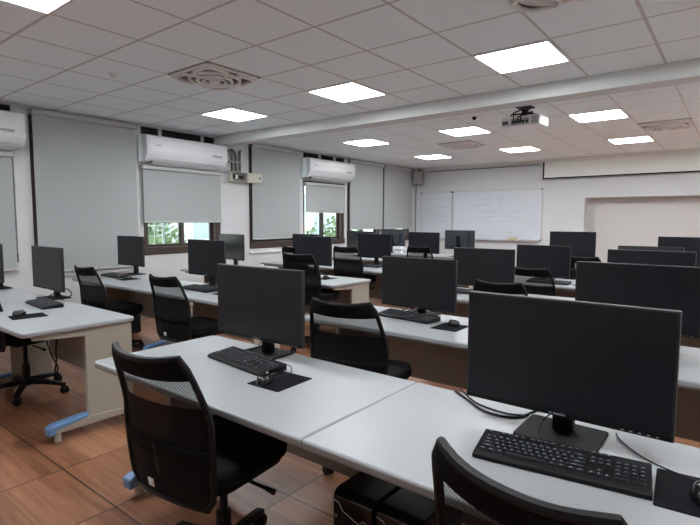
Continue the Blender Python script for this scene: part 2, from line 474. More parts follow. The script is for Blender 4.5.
for k, (y, r) in enumerate(((-.06, .022), (.02, .026), (.10, .022))):
    pts = [(.05, y, 0), (.05, y, .22), (.05, y-.01, .30)]
    if k == 0: pts = [(.05, y, 0), (.05, y, .24), (.05, y-.03, .31), (.05, y-.12, .35), (.05, y-.22, .37), (.05, y-.24, .42), (.05, y-.24, .495)]
    elif k == 1: pts = [(.05, y, 0), (.05, y, .26), (.05, y-.04, .33), (.05, y-.10, .355)]
    else: pts = [(.05, y, 0), (.05, y, .33), (.05, y+.02, .36)]
    MB().tube(pts, r, 10).build('pipe', M['pipe'], cd)
MB().box(0, -.12, .15, .08, .14, .17).build('clamp', M['grey_metal'], cd, bevel=.003)

# ------------------------------------------------------------------ ceiling fittings
LG = 'square light panels in the ceiling'
def make_light(x, y, label):
    t = thing('ceiling_light', label, 'ceiling light', (x, y, H), 0, LG)
    f = MB(); a, c = T/2-.004, T/2-.020
    f.box(-a, -a, -.012, a, -c, -.0005); f.box(-a, c, -.012, a, a, -.0005); f.box(-a, -c, -.012, -c, c, -.0005); f.box(c, -c, -.012, a, c, -.0005)
    f.build('frame', M['lamp_frame'], t, bevel=.002)
    MB().box(-c, -c, -.008, c, c, -.002).build('diffuser', M['lamp'], t, smooth=False)
    return t
cx = lambda i: GX+(i+.5)*T
lights = [
    (4, GY+(-2+.5)*T, 'bright square ceiling light cut off by the top left photo edge'),
    (1, GY+3.5*T, 'bright square ceiling light nearest the air conditioner beside the fuse box'),
    (4, GY+3.5*T, 'bright square ceiling light in front of the beam, middle of the three'),
    (7, GY+3.5*T, 'largest bright square ceiling light, in front of the beam above the projector'),
    (1, GY2+.5*T, 'square ceiling light behind the beam, above the farthest air conditioner'),
    (4, GY2+.5*T, 'square ceiling light behind the beam, left of the projector'),
    (7, GY2+.5*T, 'square ceiling light behind the beam, right of the projector'),
    (1, GY2+4.4*T, 'small far ceiling light nearest the whiteboard corner'),
    (4, GY2+4.4*T, 'small far ceiling light left of the projection screen'),
    (7, GY2+4.4*T, 'small far ceiling light just before the projection screen'),
]
l0 = None
for i, y, lab in lights:
    if l0 is None: l0 = make_light(cx(i), y, lab)
    else: dup(l0, (cx(i), y, H), 0, lab)
for i, y in [(10, GY+3.5*T), (10, GY2+.5*T), (10, GY2+4.4*T), (13, GY2+.5*T), (13, GY2+4.4*T), (1, GY-1.5*T), (7, GY-1.5*T), (10, GY-1.5*T), (1, GY-6.5*T)]:
    dup(l0, (cx(i), y, H), 0, 'square ceiling light panel outside the photo frame')

def make_vent(x, y, label):
    t = thing('ceiling_fan_grille', label, 'ceiling fan', (x, y, H), 0, 'square fan grilles in the ceiling')
    a = T/2-.004
    MB().box(-a, -a, -.006, a, a, -.0005).build('backing', M['vent_dark'], t, smooth=False)
    f = MB().tube([(x_, y_, -.014) for x_, y_ in rounded(2*a-.03, 2*a-.03, .05, 4)], .014, 8, closed=True)
    f.build('frame', M['vent_white'], t)
    rg = MB()
    for r, rr, z in ((.225, .018, -.035), (.155, .014, -.048), (.10, .012, -.054)):
        rg.tube([(r*math.cos(2*PI*k/36), r*math.sin(2*PI*k/36), z) for k in range(36)], rr, 8, closed=True)
    rg.build('ring_guard', M['vent_white'], t)
    for k in range(4):
        q = MB(); a0 = R(90*k+45)
        c, s = math.cos(a0), math.sin(a0)
        pts = []
        for u, v in ((.10, .10), (.235, .14), (.33, .05), (.345, 0), (.33, -.05), (.235, -.14), (.10, -.10)):
            pts.append((u*c-v*s, u*s+v*c, -.028-.02*(1-u/.35)))
        q.tube(pts, .017, 8)
        q.build('arm', M['vent_white'], t)
    MB().ball((0, 0, -.05), .055, .055, .03).build('hub', M['vent_white'], t)
    return t
v0 = make_vent(cx(3), GY+1.5*T, 'square ceiling fan grille left of the largest light panel, nearest the window wall')
dup(v0, (cx(8), GY+1.5*T, H), 0, 'square ceiling fan grille cut off by the top photo edge')
dup(v0, (cx(3), GY2+2.4*T, H), 0, 'square ceiling fan grille behind the beam, left of the projector')
dup(v0, (cx(8), GY2+2.4*T, H), 0, 'square ceiling fan grille behind the beam at the right photo edge')

def detector(x, y, label, r=.05, m='lamp_frame', z=H):
    t = thing('smoke_detector', label, 'smoke detector', (x, y, z))
    MB().cyl((0, 0, -.0005), (0, 0, -.016), r, n=24).build('base', M[m], t, bevel=.003)
    MB().cyl((0, 0, -.016), (0, 0, -.038), r*.8, r*.55, 24).build('sensor_cap', M[m], t, bevel=.004)
    return t
detector(-4.56, 2.34, 'white round smoke detector on the ceiling above the left blinds')
detector(-.47, 5.55, 'white smoke detector behind the beam at upper right')
detector(-2.75, 6.10, 'small dark ceiling sprinkler behind the beam left of the projector', .03, 'black')

# ------------------------------------------------------------------ projector
pj = thing('projector', 'white projector hanging from the ceiling behind the beam', 'projector', (-2.04, 5.92, 2.515), R(-3))
pj.scale = (.90, .95, 1)
MB().box(-.25, -.15, 0, .25, .15, .115).build('body', M['proj'], pj, bevel=.014, seg=3)
MB().box(-.235, -.153, .030, -.15, -.149, .072).build('port_panel', M['pipe'], pj)
MB().box(-.12, -.153, .02, .12, -.149, .085).build('connector_plate', M['ac_grey'], pj)
for k in range(5): MB().box(-.10+k*.045, -.158, .035, -.075+k*.045, -.152, .06).build('port', M['black'], pj)
gv = MB()
for k in range(7): gv.box(.15+k*.011, -.154, .02, .155+k*.011, -.149, .10)
gv.build('vent_grille', M['ac_grey'], pj)
MB().cyl((.15, .15, .065), (.15, .18, .065), .04, n=20).build('lens', M['black_gloss'], pj)
mt = MB(); mt.box(-.03, -.03, .125, .03, .03, .2395); mt.box(-.09, -.09, .225, .09, .09, .2395)
for sx, sy in ((-1, -1), (1, -1), (1, 1), (-1, 1)): mt.tube([(0, 0, .165), (sx*.14, sy*.10, .15), (sx*.14, sy*.10, .125)], .009, 6)
mt.build('ceiling_mount', M['black'], pj)
cb = MB()
for k, (x0, up, xe) in enumerate(((-.055, .15, .02), (-.01, .10, .05), (.03, .17, .10))):
    cb.tube([(x0, -.155, .05), (x0-.01, -.19, .06), (x0-.02+.02*k, -.18, up), (xe, -.10, up+.045), (xe+.03, -.02, .215)], .008, 6)
cb.build('cable_bundle', M['black'], pj)

# ------------------------------------------------------------------ front wall: whiteboards, screen, speaker
def scribble(mb, x0, x1, z, h, y, rng):
    x = x0
    while x < x1:
        wl = rng.uniform(.03, .10)
        if rng.random() < .82:
            pts = []
            n = max(3, int(wl/.012))
            for k in range(n): pts.append((x+wl*k/n, y, z+rng.uniform(-.6, .6)*h))
            mb.tube(pts, .0044, 4)
        x += wl+rng.uniform(.008, .03)

def whiteboard(x0, x1, z0, z1, lines, label, seed):
    rng = random.Random(seed)
    t = thing('whiteboard', label, 'whiteboard', ((x0+x1)/2, YF, z0), 0, 'whiteboards on the front wall')
    W, hh = x1-x0, z1-z0
    MB().box(-W/2+.01, -.022, .01, W/2-.01, -.001, hh-.01).build('panel', M['board'], t, smooth=False)
    f = MB(); q = .022
    f.box(-W/2, -.03, 0, W/2, -.0005, q); f.box(-W/2, -.03, hh-q, W/2, -.0005, hh); f.box(-W/2, -.03, q, -W/2+q, -.0005, hh-q); f.box(W/2-q, -.03, q, W/2, -.0005, hh-q)
    f.build('frame', M['alu'], t, bevel=.003)
    for sx in (-1, 1):
        for zz in (0, hh-.035): MB().box(sx*W/2-(.035 if sx > 0 else 0), -.034, zz, sx*W/2+(.035 if sx < 0 else 0), -.0005, zz+.035).build('corner_cap', M['pipe'], t, bevel=.004)
    MB().box(-W/2+.03, -.085, -.012, W/2-.03, -.0005, .0).build('pen_tray', M['alu'], t, bevel=.003)
    ink = MB()
    for (a, b, zf, h) in lines: scribble(ink, -W/2+a*W, -W/2+b*W, zf*hh, h, -.0235, rng)
    ink.build('handwriting', M['ink'], t, smooth=False)
    return t
whiteboard(-6.47, -5.585, .985, 2.145, [(.68, .90, .86, .05), (.15, .75, .665, .03), (.18, .40, .58, .028), (.12, .75, .53, .03), (.40, .75, .47, .05), (.14, .55, .385, .028), (.6, .8, .37, .028), (.2, .5, .08, .03)],
           'narrow left whiteboard with faint handwriting, beside the corner speaker', 3)
whiteboard(-5.575, -3.42, .985, 2.145, [(.03, .10, .90, .05), (.36, .66, .82, .04), (.23, .55, .70, .035), (.74, .90, .68, .035), (.12, .24, .62, .028), (.30, .74, .565, .036), (.78, .92, .56, .03), (.26, .52, .46, .034), (.58, .72, .47, .03), (.42, .64, .36, .034), (.55, .68, .25, .03), (.5, .7, .15, .03), (.58, .8, .08, .03), (.15, .21, .18, .05)],
           'wide right whiteboard covered with faint rows of handwriting', 5)
er = thing('eraser', 'yellow felt eraser on the tray of the wide whiteboard', 'eraser', (-4.05, YF-.05, .985))
MB().box(-.10, -.028, 0, .10, .028, .02).build('felt', M['yellow'], er, bevel=.003)
MB().box(-.10, -.028, .02, .10, .028, .07).build('grip', M['yellow'], er, bevel=.008)

ps = thing('projection_screen', 'white projection screen, mostly rolled up, above the wall recess', 'projection screen', (-1.50, YF-.10, 2.33))
MB().box(-1.92, -.05, .365, 1.92, .05, .425).build('case', M['white_trim'], ps, bevel=.012)
MB().box(-1.88, -.002, .022, 1.88, .002, .37).build('cloth', M['screen_cloth'], ps, smooth=False)
bd = MB(); bd.box(-1.915, -.003, .0, -1.88, .003, .37); bd.box(1.88, -.003, 0, 1.915, .003, .37)
bd.build('black_border', M['black'], ps, smooth=False)
MB().tube([(-1.915, 0, .016), (1.915, 0, .016)], .014, 10).build('bottom_bar', M['black'], ps)
for s in (-1, 1): MB().box(s*1.7-.03, .045, .38, s*1.7+.03, .0995, .41).build('wall_bracket', M['grey_metal'], ps)

sk = thing('wall_speaker', 'small grey speaker hung high in the corner by the whiteboard', 'speaker', (-6.47, YF-.16, 2.33), R(20))
MB().box(-.12, -.09, 0, .12, .09, .33).build('cabinet', M['speaker'], sk, bevel=.012)
MB().box(-.105, -.097, .015, .105, -.09, .315).build('grille', M['speaker'], sk, bevel=.006)
br = MB(); br.tube([(0, .06, .33), (0, .06, .39), (-.02, .12, .39)], .014, 8); br.box(-.04, .01, .325, .04, .08, .345)
br.build('bracket', M['black'], sk)
MB().tube([(.03, .05, .335), (.06, .02, .38), (.02, .08, .37)], .012, 6).build('connector', M['black'], sk)
dc = MB().tube([(-6.62, YF-.02, .1), (-6.62, YF-.02, 2.69)], .012, 8).build('wall_conduit', M['pipe'])
tag(dc, 'thin dark vertical conduit in the corner below the speaker', 'pipe')
dc2 = MB().tube([(-6.25, YF-.012, 2.655), (-3.50, YF-.012, 2.655)], .010, 8).build('trim_%d' % nv, M['pipe'])
struct(dc2)

# ------------------------------------------------------------------ desks
DW, DD, DH = 1.40, .715, .745
def make_desk(label, group, left_leg=True, right_leg=True, loc=(0, 0, 0), round_side=-1):
    """origin: floor, centre of the desk; users sit on the -Y side"""
    t = thing('computer_desk', label, 'desk', loc, 0, group)
    hw, hd = DW/2-.001, DD/2
    ol = [(q[0], q[1]) if q[0]*round_side > 0 else (-round_side*hw, DD/2*(1 if q[1] > 0 else -1)) for q in rounded(2*hw, DD, .035, 4)]
    ol = [q for k, q in enumerate(ol) if q != ol[k-1]]
    top = MB().prism(ol, 'z', DH-.032, DH)
    tp = top.build('tabletop', M['top'], t, bevel=.009, seg=3)
    for s in ((-1,) if left_leg else ())+((1,) if right_leg else ()):
        x = s*(hw-.045)
        MB().box(x-.018, .02, .10, x+.018, hd-.02, DH-.032).build('side_panel', M['cream'], t, bevel=.003)
        MB().prism([(-hd+.07, DH-.033), (.02, DH-.033), (.02, DH-.085), (-hd+.07, DH-.062)], 'x', x-.016, x+.016).build('support_arm', M['cream'], t, bevel=.003)
        ft = MB().prism([(-hd+.16, .062), (hd-.02, .062), (hd-.02, .10), (.03, .118), (-hd+.16, .098)], 'x', x-.030, x+.030).build('foot', M['cream'], t, bevel=.004)
        # blue cover over the front half of the foot
        MB().prism([(-hd+.125, .055), (-hd+.17, .058), (-hd+.17, .085), (.018, .1195), (.018, .140), (-hd+.16, .122), (-hd+.125, .105)], 'x', x-.036, x+.036).build('foot_cover', M['blue'], ft, bevel=.008)
        for yy in (-hd+.19, hd-.06):
            MB().cyl((x, yy, 0), (x, yy, .062), .022, .019, 14).build('leveler', M['leveler'], ft, bevel=.003)
    MB().box(-hw+.07, hd-.075, .25, hw-.07, hd-.055, DH-.033).build('modesty_panel', M['taupe'], t, bevel=.002)
    MB().box(-hw+.08, -hd+.09, DH-.062, hw-.08, -hd+.115, DH-.033).build('front_rail', M['cream'], t, bevel=.002)
    return t

DG = 'white computer desks in rows'
fronts = {'A': 1.09, 'B': 2.54, 'C': 3.98, 'D': 5.46, 'E': 7.06, 'F': 8.48}
ordw = {'A': 'nearest', 'B': 'second', 'C': 'third', 'D': 'fourth', 'E': 'fifth', 'F': 'farthest'}
mid_left, win_right = -2.445, -3.34
desk_L = make_desk('white desk, left of two in the nearest middle row, blue foot cover', DG, True, False, (mid_left+DW/2, fronts['A']+DD/2, 0))
desk_R = make_desk('white desk, right of two in the nearest middle row', DG, False, True, (mid_left+DW*1.5, fronts['A']+DD/2, 0), 1)
desk_S = None
for k, r in enumerate('ABCDE'):
    y = fronts[r]+DD/2
    if r == 'B':
        desk_S = make_desk('white desk at the left end of the second middle row', DG, True, True, (mid_left+DW/2, y, 0))
        dup(desk_R, (mid_left+DW*1.5, y, 0), 0, 'white desk at the right end of the second middle row')
    elif r != 'A':
        dup(desk_S, (mid_left+DW/2, y, 0), 0, 'white desk at the left end of the %s middle row' % ordw[r])
        dup(desk_R, (mid_left+DW*1.5, y, 0), 0, 'white desk at the right end of the %s middle row' % ordw[r])
for k, r in enumerate('ABCDEF'):
    y = fronts[r]+DD/2
    dup(desk_S, (win_right-DW/2-DW, y, 0), 0, 'white desk at the wall end of the %s window-side row' % ordw[r])
    dup(desk_R, (win_right-DW/2, y, 0), 0, 'white desk at the aisle end of the %s window-side row' % ordw[r])

# ------------------------------------------------------------------ monitors
MW, MH = .613, .368
def make_monitor(label, loc, rz, screen='screen', tilt=0, lift=0.):
    t = thing('monitor', label, 'monitor', loc, rz, 'black monitors on the desks')
    z0 = .083+lift
    base = MB().prism(rounded(.245, .20, .012, 3, 0, .035), 'z', 0, .009).build('stand_base', M['base'], t, bevel=.003)
    nk = MB()
    nk.prism([(-.032, .009), (.032, .009), (.030, z0+.27), (-.030, z0+.27)], 'y', .046, .082)
    nk.build('stand_neck', M['black'], t, bevel=.004)
    hs = MB(); hs.box(-MW/2, -.012, 0, MW/2, .010, MH)
    hs.prism(rounded(.36, .24, .03, 3, 0, MH*.48), 'y', .010, .045)
    ho = hs.build('housing', M['bezel'], t, bevel=.003, loc=(0, 0, z0), rot=(tilt, 0, 0))
    MB().box(-MW/2+.006, -.0135, .017, MW/2-.006, -.0115, MH-.006).build('screen', M[screen], ho, smooth=False)
    MB().box(-MW/2+.003, -.0135, .002, MW/2-.003, -.0118, .0165).build('chin', M['black'], ho, smooth=False)
    lg = MB(); lg.cyl((-.022, -.0135, .009), (-.022, -.0145, .009), .0045, n=14)
    lg.box(-.013, -.0145, .006, .022, -.0135, .012)
    lg.build('logo', M['legend'], ho, smooth=False)
    bt = MB()
    for k in range(5): bt.box(MW/2-.13+k*.022, -.0143, .006, MW/2-.122+k*.022, -.0135, .009)
    bt.build('button', M['logo_grey'], ho, smooth=False)
    lb = MB(); lb.box(-.05, .0452, MH*.48+.055, .05, .0462, MH*.48+.075)
    lb.build('rear_logo', M['legend'], ho, smooth=False)
    return t
def ml(side, row, block): return 'black monitor, %s one on the %s %s desk row' % (side, ordw[row], block)
Z = DH
m0 = make_monitor(ml('left', 'A', 'middle'), (-1.885, 1.665, Z), R(1))
mons = [
    ('right', 'A', 'middle', -.415, 1.600, 0, 1), ('left', 'B', 'middle', -1.81, 3.115, 0, 1), ('right', 'B', 'middle', -.43, 3.10, 0, 1),
    ('left', 'C', 'middle', -1.915, 4.53, 0, 1), ('right', 'C', 'middle', -.55, 4.62, 0, 1),
    ('left', 'D', 'middle', -1.79, 5.96, 0, 1), ('right', 'D', 'middle', -.735, 6.10, 0, 1),
    ('left', 'E', 'middle', -1.84, 7.45, 0, 1), ('right', 'E', 'middle', -.50, 7.45, 0, 1),
    ('left', 'A', 'window-side', -5.775, 1.66, 0, 0), ('right', 'A', 'window-side', -4.67, 1.75, 0, 0),
    ('left', 'B', 'window-side', -5.95, 3.18, 0, 0), ('right', 'B', 'window-side', -4.28, 3.09, 0, 0),
    ('right', 'C', 'window-side', -4.26, 4.69, 0, 0),
    ('left', 'D', 'window-side', -5.72, 6.12, 0, 0), ('right', 'D', 'window-side', -4.36, 6.18, 0, 0),
    ('right', 'E', 'window-side', -4.33, 7.64, 0, 0),
]
top_lift = {('left', 'B', 'middle'): -.035, ('left', 'C', 'middle'): -.03, ('left', 'D', 'middle'): -.05, ('right', 'A', 'middle'): -.008, ('left', 'E', 'middle'): .085, ('right', 'E', 'middle'): .04}
station = {('left', 'A', 'middle'): (-1.885, 1.665)}
def lifted(label, loc, rz, lift, screen='screen', tilt=0):
    return make_monitor(label, loc, rz, screen, tilt, lift)
for side, row, blk, x, y, rz, _ in mons:
    lab = ml(side, row, blk); station[(side, row, blk)] = (x, y)
    l = top_lift.get((side, row, blk), 0)
    if (side, row, blk) == ('right', 'D', 'middle'):
        lifted(lab, (x, y, Z), 0, -.03, tilt=R(-9))
    elif l: lifted(lab, (x, y, Z), R(rz), l)
    elif blk == 'window-side' and (side, row) != ('left', 'D') and row != 'A': lifted(lab, (x, y, Z), R(rz), .03)
    else: dup(m0, (x, y, Z), R(rz), lab)
station[('left', 'C', 'window-side')] = (-5.77, 4.60)
make_monitor('monitor with greenish window reflection, against the white pier by the fuse box', (-5.77, 4.60, Z), R(-5), 'screen_gloss', 0, .03)
station[('left', 'E', 'window-side')] = (-5.70, 7.60)
make_monitor('teal-tinted monitor partly hidden, left one on the fifth window-side desk row', (-5.70, 7.60, Z), R(1), 'screen_gloss', 0, .03)
for x, y, lab in ((-5.86, 9.0, 'dark grey monitor seen from behind, under the corner blinds'), (-4.20, 8.78, 'dark grey monitor seen from behind, in front of the narrow whiteboard')):
    mm = make_monitor(lab, (x, y, Z), PI, 'screen', 0, .05)
    for c in mm.children:
        if c.name.startswith('housing'): c.data.materials[0] = M['back_grey']

# ------------------------------------------------------------------ keyboards
def keys_layout():
    """(x, y, w, d) of every key, origin at the keyboard centre, y up = far side"""
    u = .0188; L = []; x0 = -.212
    def row(y, ws, start):
        x = start
        for w in ws:
            if w > 0: L.append((x+w*u/2, y, w*u-.0028, u-.0034))
            x += abs(w)*u
    ys_ = [.058, .030, .011, -.008, -.027, -.046]
    row(ys_[0], [1, -1, 1, 1, 1, 1, -.5, 1, 1, 1, 1, -.5, 1, 1, 1, 1], x0)
    row(ys_[1], [1]*13+[2], x0); row(ys_[2], [1.5]+[1]*12+[1.5], x0); row(ys_[3], [1.75]+[1]*11+[2.25], x0)
    row(ys_[4], [2.25]+[1]*10+[2.75], x0); row(ys_[5], [1.25, 1.25, 1.25, 6.25, 1.25, 1.25, 1.25, 1.25], x0)
    nx = x0+15.3*u
    row(ys_[0], [1, 1, 1], nx); row(ys_[1], [1, 1, 1], nx); row(ys_[2], [1, 1, 1], nx); row(ys_[4], [-1, 1], nx); row(ys_[5], [1, 1, 1], nx)
    px = nx+3.3*u
    for y in ys_[1:5]: row(y, [1, 1, 1, 1], px)
    row(ys_[5], [2, 1, 1], px)
    return L
KL = keys_layout()
KW, KD = .448, .152
def key_shape(mb, x, y, w, d, z):
    a = .0022
    v = [mb.bm.verts.new(p) for p in ((x-w/2, y-d/2, z), (x+w/2, y-d/2, z), (x+w/2, y+d/2, z), (x-w/2, y+d/2, z),
         (x-w/2+a, y-d/2+a, z+.0075), (x+w/2-a, y-d/2+a, z+.0075), (x+w/2-a, y+d/2-a, z+.0075), (x-w/2+a, y+d/2-a, z+.0075))]
    for f in ((4, 5, 6, 7), (0, 1, 5, 4), (1, 2, 6, 5), (2, 3, 7, 6), (3, 0, 4, 7)): mb.bm.faces.new([v[i] for i in f])
def slope(y): return .017+(y+KD/2)*.09
def make_keyboard(label, loc, rz, detailed=False):
    t = thing('keyboard', label, 'keyboard', loc, rz, 'black keyboards on the desks')
    b = MB().prism([(-KD/2, .002), (KD/2, .002), (KD/2, .030), (KD/2-.004, .033), (-KD/2+.012, .0185), (-KD/2, .013)], 'x', -KW/2, KW/2)
    bo = b.build('body', M['black'], t, bevel=.003)
    if detailed:
        cache = {}
        rng = random.Random(4)
        for n_, (x, y, w, d) in enumerate(KL[:100]):
            kk = round(w, 4)
            if kk not in cache:
                mb = MB(); key_shape(mb, 0, 0, w, d, 0)
                o = mb.build('key', M['key'], t, smooth=False); cache[kk] = o.data
                mb = MB()
                if w < .06:
                    mb.box(-w*.20, -.002, .0076, w*.10, .0035, .0079)
                    cache[('l', kk)] = mb.build('legend', M['legend'], o, smooth=False).data
            else:
                o = bpy.data.objects.new('key', cache[kk]); COL.objects.link(o); o.parent = t
                if ('l', kk) in cache:
                    q = bpy.data.objects.new('legend', cache[('l', kk)]); COL.objects.link(q); q.parent = o
            o.location = (x, y, slope(y)-.001); o.rotation_euler = (R(5.1), 0, 0)
        rest = MB()
        for (x, y, w, d) in KL[100:]: key_shape(rest, x, y, w, d, slope(y)-.001)
        if KL[100:]:
            ro = rest.build('key', M['key'], t, smooth=False); ro['kind'] = 'stuff'
    else:
        ks = MB()
        for (x, y, w, d) in KL: key_shape(ks, x, y, w, d, slope(y)-.001)
        ks.build('keys', M['key'], t, smooth=False)
        lgd = MB()
        for (x, y, w, d) in KL:
            if w < .06: lgd.box(x-w*.20, y-.002, slope(y)+.0064, x+w*.10, y+.003, slope(y)+.0068)
        lgd.build('legends', M['legend'], t, smooth=False)
    return t
def where(side, row, blk): return 'on the %s %s desk row' % (ordw[row], blk)
make_keyboard('black keyboard under the left monitor on the nearest middle desk row', (-1.825, 1.525, Z), R(-7), True)
make_keyboard('largest black keyboard, in front of the big monitor at lower right', (-.362, 1.418, Z), R(8), True)
k0 = make_keyboard('black keyboard of the left seat on the second middle desk row', (-1.80, 2.965, Z), R(-6))
kbs = [('right', 'B', 'middle', -.42, 2.84, 2), ('left', 'C', 'middle', -1.93, 4.35, 3), ('left', 'D', 'middle', -1.62, 5.62, 0),
       ('right', 'A', 'window-side', -4.34, 1.585, -5), ('left', 'B', 'window-side', -5.88, 2.93, -3), ('right', 'B', 'window-side', -4.13, 2.90, -4),
       ('left', 'C', 'window-side', -5.22, 4.36, 0), ('right', 'C', 'window-side', -4.2, 4.42, 0), ('right', 'D', 'window-side', -4.3, 5.92, 0), ('right', 'E', 'window-side', -4.35, 7.5, 0),
       ('left', 'E', 'middle', -1.78, 7.20, 0)]
for side, row, blk, x, y, rz in kbs:
    dup(k0, (x, y, Z), R(rz), 'black keyboard of the %s seat on the %s %s desk row' % (side, ordw[row], blk))

# ------------------------------------------------------------------ mouse pads and mice
def make_pad(label, loc, rz):
    t = MB().prism(rounded(.18, .215, .006, 3), 'z', 0, .003).build('mousepad', M['pad'], None, bevel=.001, loc=loc, rot=(0, 0, rz))
    return tag(t, label, 'mousepad', 'black mousepads on the desks')
def make_mouse(label, loc, rz):
    t = thing('computer_mouse', label, 'mouse', loc, rz, 'black mice on the desks')
    b = MB()
    def f(u, v):
        th = 2*PI*u; ph = v*PI/2
        x = .031*math.cos(th)*math.cos(ph)**.6*(1-.12*math.sin(th)); y = .056*math.sin(th)*math.cos(ph)**.6
        return (x, y, .002+.036*math.sin(ph)*(1-.25*math.sin(th)*math.cos(ph)))
    b.grid(f, 24, 8); bmesh.ops.remove_doubles(b.bm, verts=b.bm.verts[:], dist=.0002)
    b.build('shell', M['black_gloss'], t)
    MB().cyl((-.004, .028, .031), (.004, .028, .031), .008, n=14).build('scroll_wheel', M['grey_metal'], t)
    return t
def mouse_set(side, row, blk, px, py, prz, mx_, my, mrz):
    s = '%s seat on the %s %s desk row' % (side, ordw[row], blk)
    global pad0, mouse0
    if pad0 is None:
        pad0 = make_pad('black mousepad of the '+s, (px, py, Z), R(prz))
        mouse0 = make_mouse('black mouse of the '+s, (mx_, my, Z+.003), R(mrz))
    else:
        o = pad0.copy(); COL.objects.link(o); o.location = (px, py, Z); o.rotation_euler = (0, 0, R(prz)); o['label'] = 'black mousepad of the '+s
        dup(mouse0, (mx_, my, Z+.003), R(mrz), 'black mouse of the '+s)
pad0 = mouse0 = None
mouse_set('left', 'A', 'middle', -1.505, 1.445, 2, -1.535, 1.385, 25)
mouse_set('right', 'A', 'middle', -.045, 1.470, 4, -.030, 1.462, 10)
mouse_set('left', 'B', 'middle', -1.43, 2.88, 0, -1.43, 2.93, 60)
mouse_set('right', 'A', 'window-side', -3.93, 1.33, -8, -4.0, 1.30, 30)
mouse_set('left', 'B', 'window-side', -5.50, 2.90, 0, -5.5, 2.9, 0)
mouse_set('right', 'B', 'window-side', -3.72, 2.90, 0, -3.72, 2.9, 0)
mouse_set('right', 'C', 'window-side', -3.80, 4.40, 0, -3.80, 4.40, 70)
mouse_set('left', 'D', 'middle', -1.27, 5.70, 0, -1.27, 5.70, 20)
mouse_set('right', 'E', 'window-side', -3.72, 7.45, 0, -3.72, 7.42, 60)

# ------------------------------------------------------------------ chairs
def back_pt(u, v, off=0.):
    """u -1..1 across, v 0..1 up the backrest, in chair space (chair faces +Y)"""
    w = .212+.018*math.sin(PI*min(1, v*1.1))-.020*max(0, v-.6)/.4
    z = .455+.520*v+.014*(abs(u)**2.5)*max(0, (v-.55)/.45)**1.5-.02*(abs(u)**2)*(max(0, .25-v)/.25)
    y = -.285-.018*math.sin(min(v, .6)/.6*PI*.5)-.21*max(0, v-.58)**1.15+.042*abs(u)**2.2
    r = 1.0-.13*max(0, (v-.86)/.14)**3-.13*max(0, (.12-v)/.12)**3
    return (u*w*r, y+off, z)
def perim(n=14):
    P = []
    cr = .10
    def corner(u, v): return (u, v)
    seq = []
    for k in range(n+1): seq.append((-1+2*k/n, 0.))
    for k in range(1, n+1): seq.append((1., k/n))
    for k in range(1, n+1): seq.append((1-2*k/n, 1.))
    for k in range(1, n): seq.append((-1., 1-k/n))
    out = []
    for u, v in seq:
        # round the corners by pulling in the superellipse way
        out.append((u, v))
    return out
def make_chair(label, loc, rz):
    t = thing('office_chair', label, 'chair', loc, rz, 'black mesh-back office chairs')
    # seat cushion
    st = MB()
    st.prism(rounded(.46, .43, .09, 6), 'z', .485, .560)
    so = st.build('seat', M['black_soft'], t, bevel=.022, seg=4, loc=(0, -.03, 0))
    MB().prism(rounded(.42, .39, .08, 5), 'z', .463, .487).build('seat_shell', M['black'], t, bevel=.006, loc=(0, -.03, 0))
    # backrest
    fr = MB().tube([back_pt(u, v) for u, v in perim()], .0115, 8, closed=True)
    fr.build('backrest_frame', M['black'], t)
    MB().grid(lambda a, b: back_pt((a*2-1)*.985, .87+.127*b), 20, 5).build('headband', M['black_soft'], t, solid=.018)
    MB().grid(lambda a, b: back_pt((a*2-1)*.985, .67+.205*b), 20, 6).build('upper_net', M['net_open'], t)
    MB().grid(lambda a, b: back_pt((a*2-1)*.985, .012+.665*b), 20, 10).build('lower_net', M['net'], t)
    MB().grid(lambda a, b: back_pt((a*2-1)*.98, .30+.10*b, -.006), 18, 3).build('lumbar_bar', M['black_soft'], t, solid=.006)
    tg = MB().grid(lambda a, b: back_pt(-.30+.16*a, .050+.060*b, -.010), 2, 2).build('tag', M['tag'], t, solid=.001)
    # spine bracket under the seat and up the back
    sp = MB()
    sp.tube([(0, -.04, .450), (0, -.20, .450), (0, -.262, .48), (0, -.283, .56), (0, -.302, .66)], [.026, .026, .026, .024, .018], 8, flat=.5)
    sp.build('back_bracket', M['black'], t)
    MB().box(-.085, -.11, .415, .085, .12, .464).build('tilt_mechanism', M['black'], t, bevel=.008)
    lv = MB().tube([(.08, .02, .405), (.20, .02, .400), (.25, .025, .392)], [.007, .007, .012], 8).build('lever', M['black'], t)
    MB().cyl((0, 0, .10), (0, 0, .25), .030, n=18).cyl((0, 0, .25), (0, 0, .42), .017, n=16).build('gas_lift', M['black'], t)
    MB().cyl((0, 0, .075), (0, 0, .135), .050, .042, 20).build('base_hub', M['black'], t, bevel=.004)
    leg = cas = None
    for k in range(5):
        a = R(90+72*k+14)
        if leg is None:
            q = MB()
            q.prism([(.035, .080), (.035, .128), (.16, .115), (.310, .086), (.310, .064), (.16, .078)], 'y', -.021, .021)
            leg = q.build('base_leg', M['black'], t, bevel=.008, seg=3); o = leg
        else:
            o = leg.copy(); COL.objects.link(o); o.parent = t
        o.rotation_euler = (0, 0, a)
        if cas is None:
            q = MB()
            for s in (-1, 1): q.cyl((0, s*.008, .0275), (0, s*.024, .0275), .0275, n=18)
            q.cyl((0, -.008, .0275), (0, .008, .0275), .010, n=10)
            q.cyl((.012, 0, .03), (.012, 0, .068), .008, n=10)
            q.tube([(-.026, 0, .034), (-.012, 0, .058), (.012, 0, .062), (.030, 0, .045)], .010, 6)
            cas = q.build('caster', M['black'], t, bevel=.003); c = cas
        else:
            c = cas.copy(); COL.objects.link(c); c.parent = t
        c.location = (.303*math.cos(a), .303*math.sin(a), 0); c.rotation_euler = (0, 0, a+R(40*k))
    return t
c0 = make_chair('black mesh office chair, the large one at lower left pulled up to desk', (-1.59, 1.205, 0), R(6))
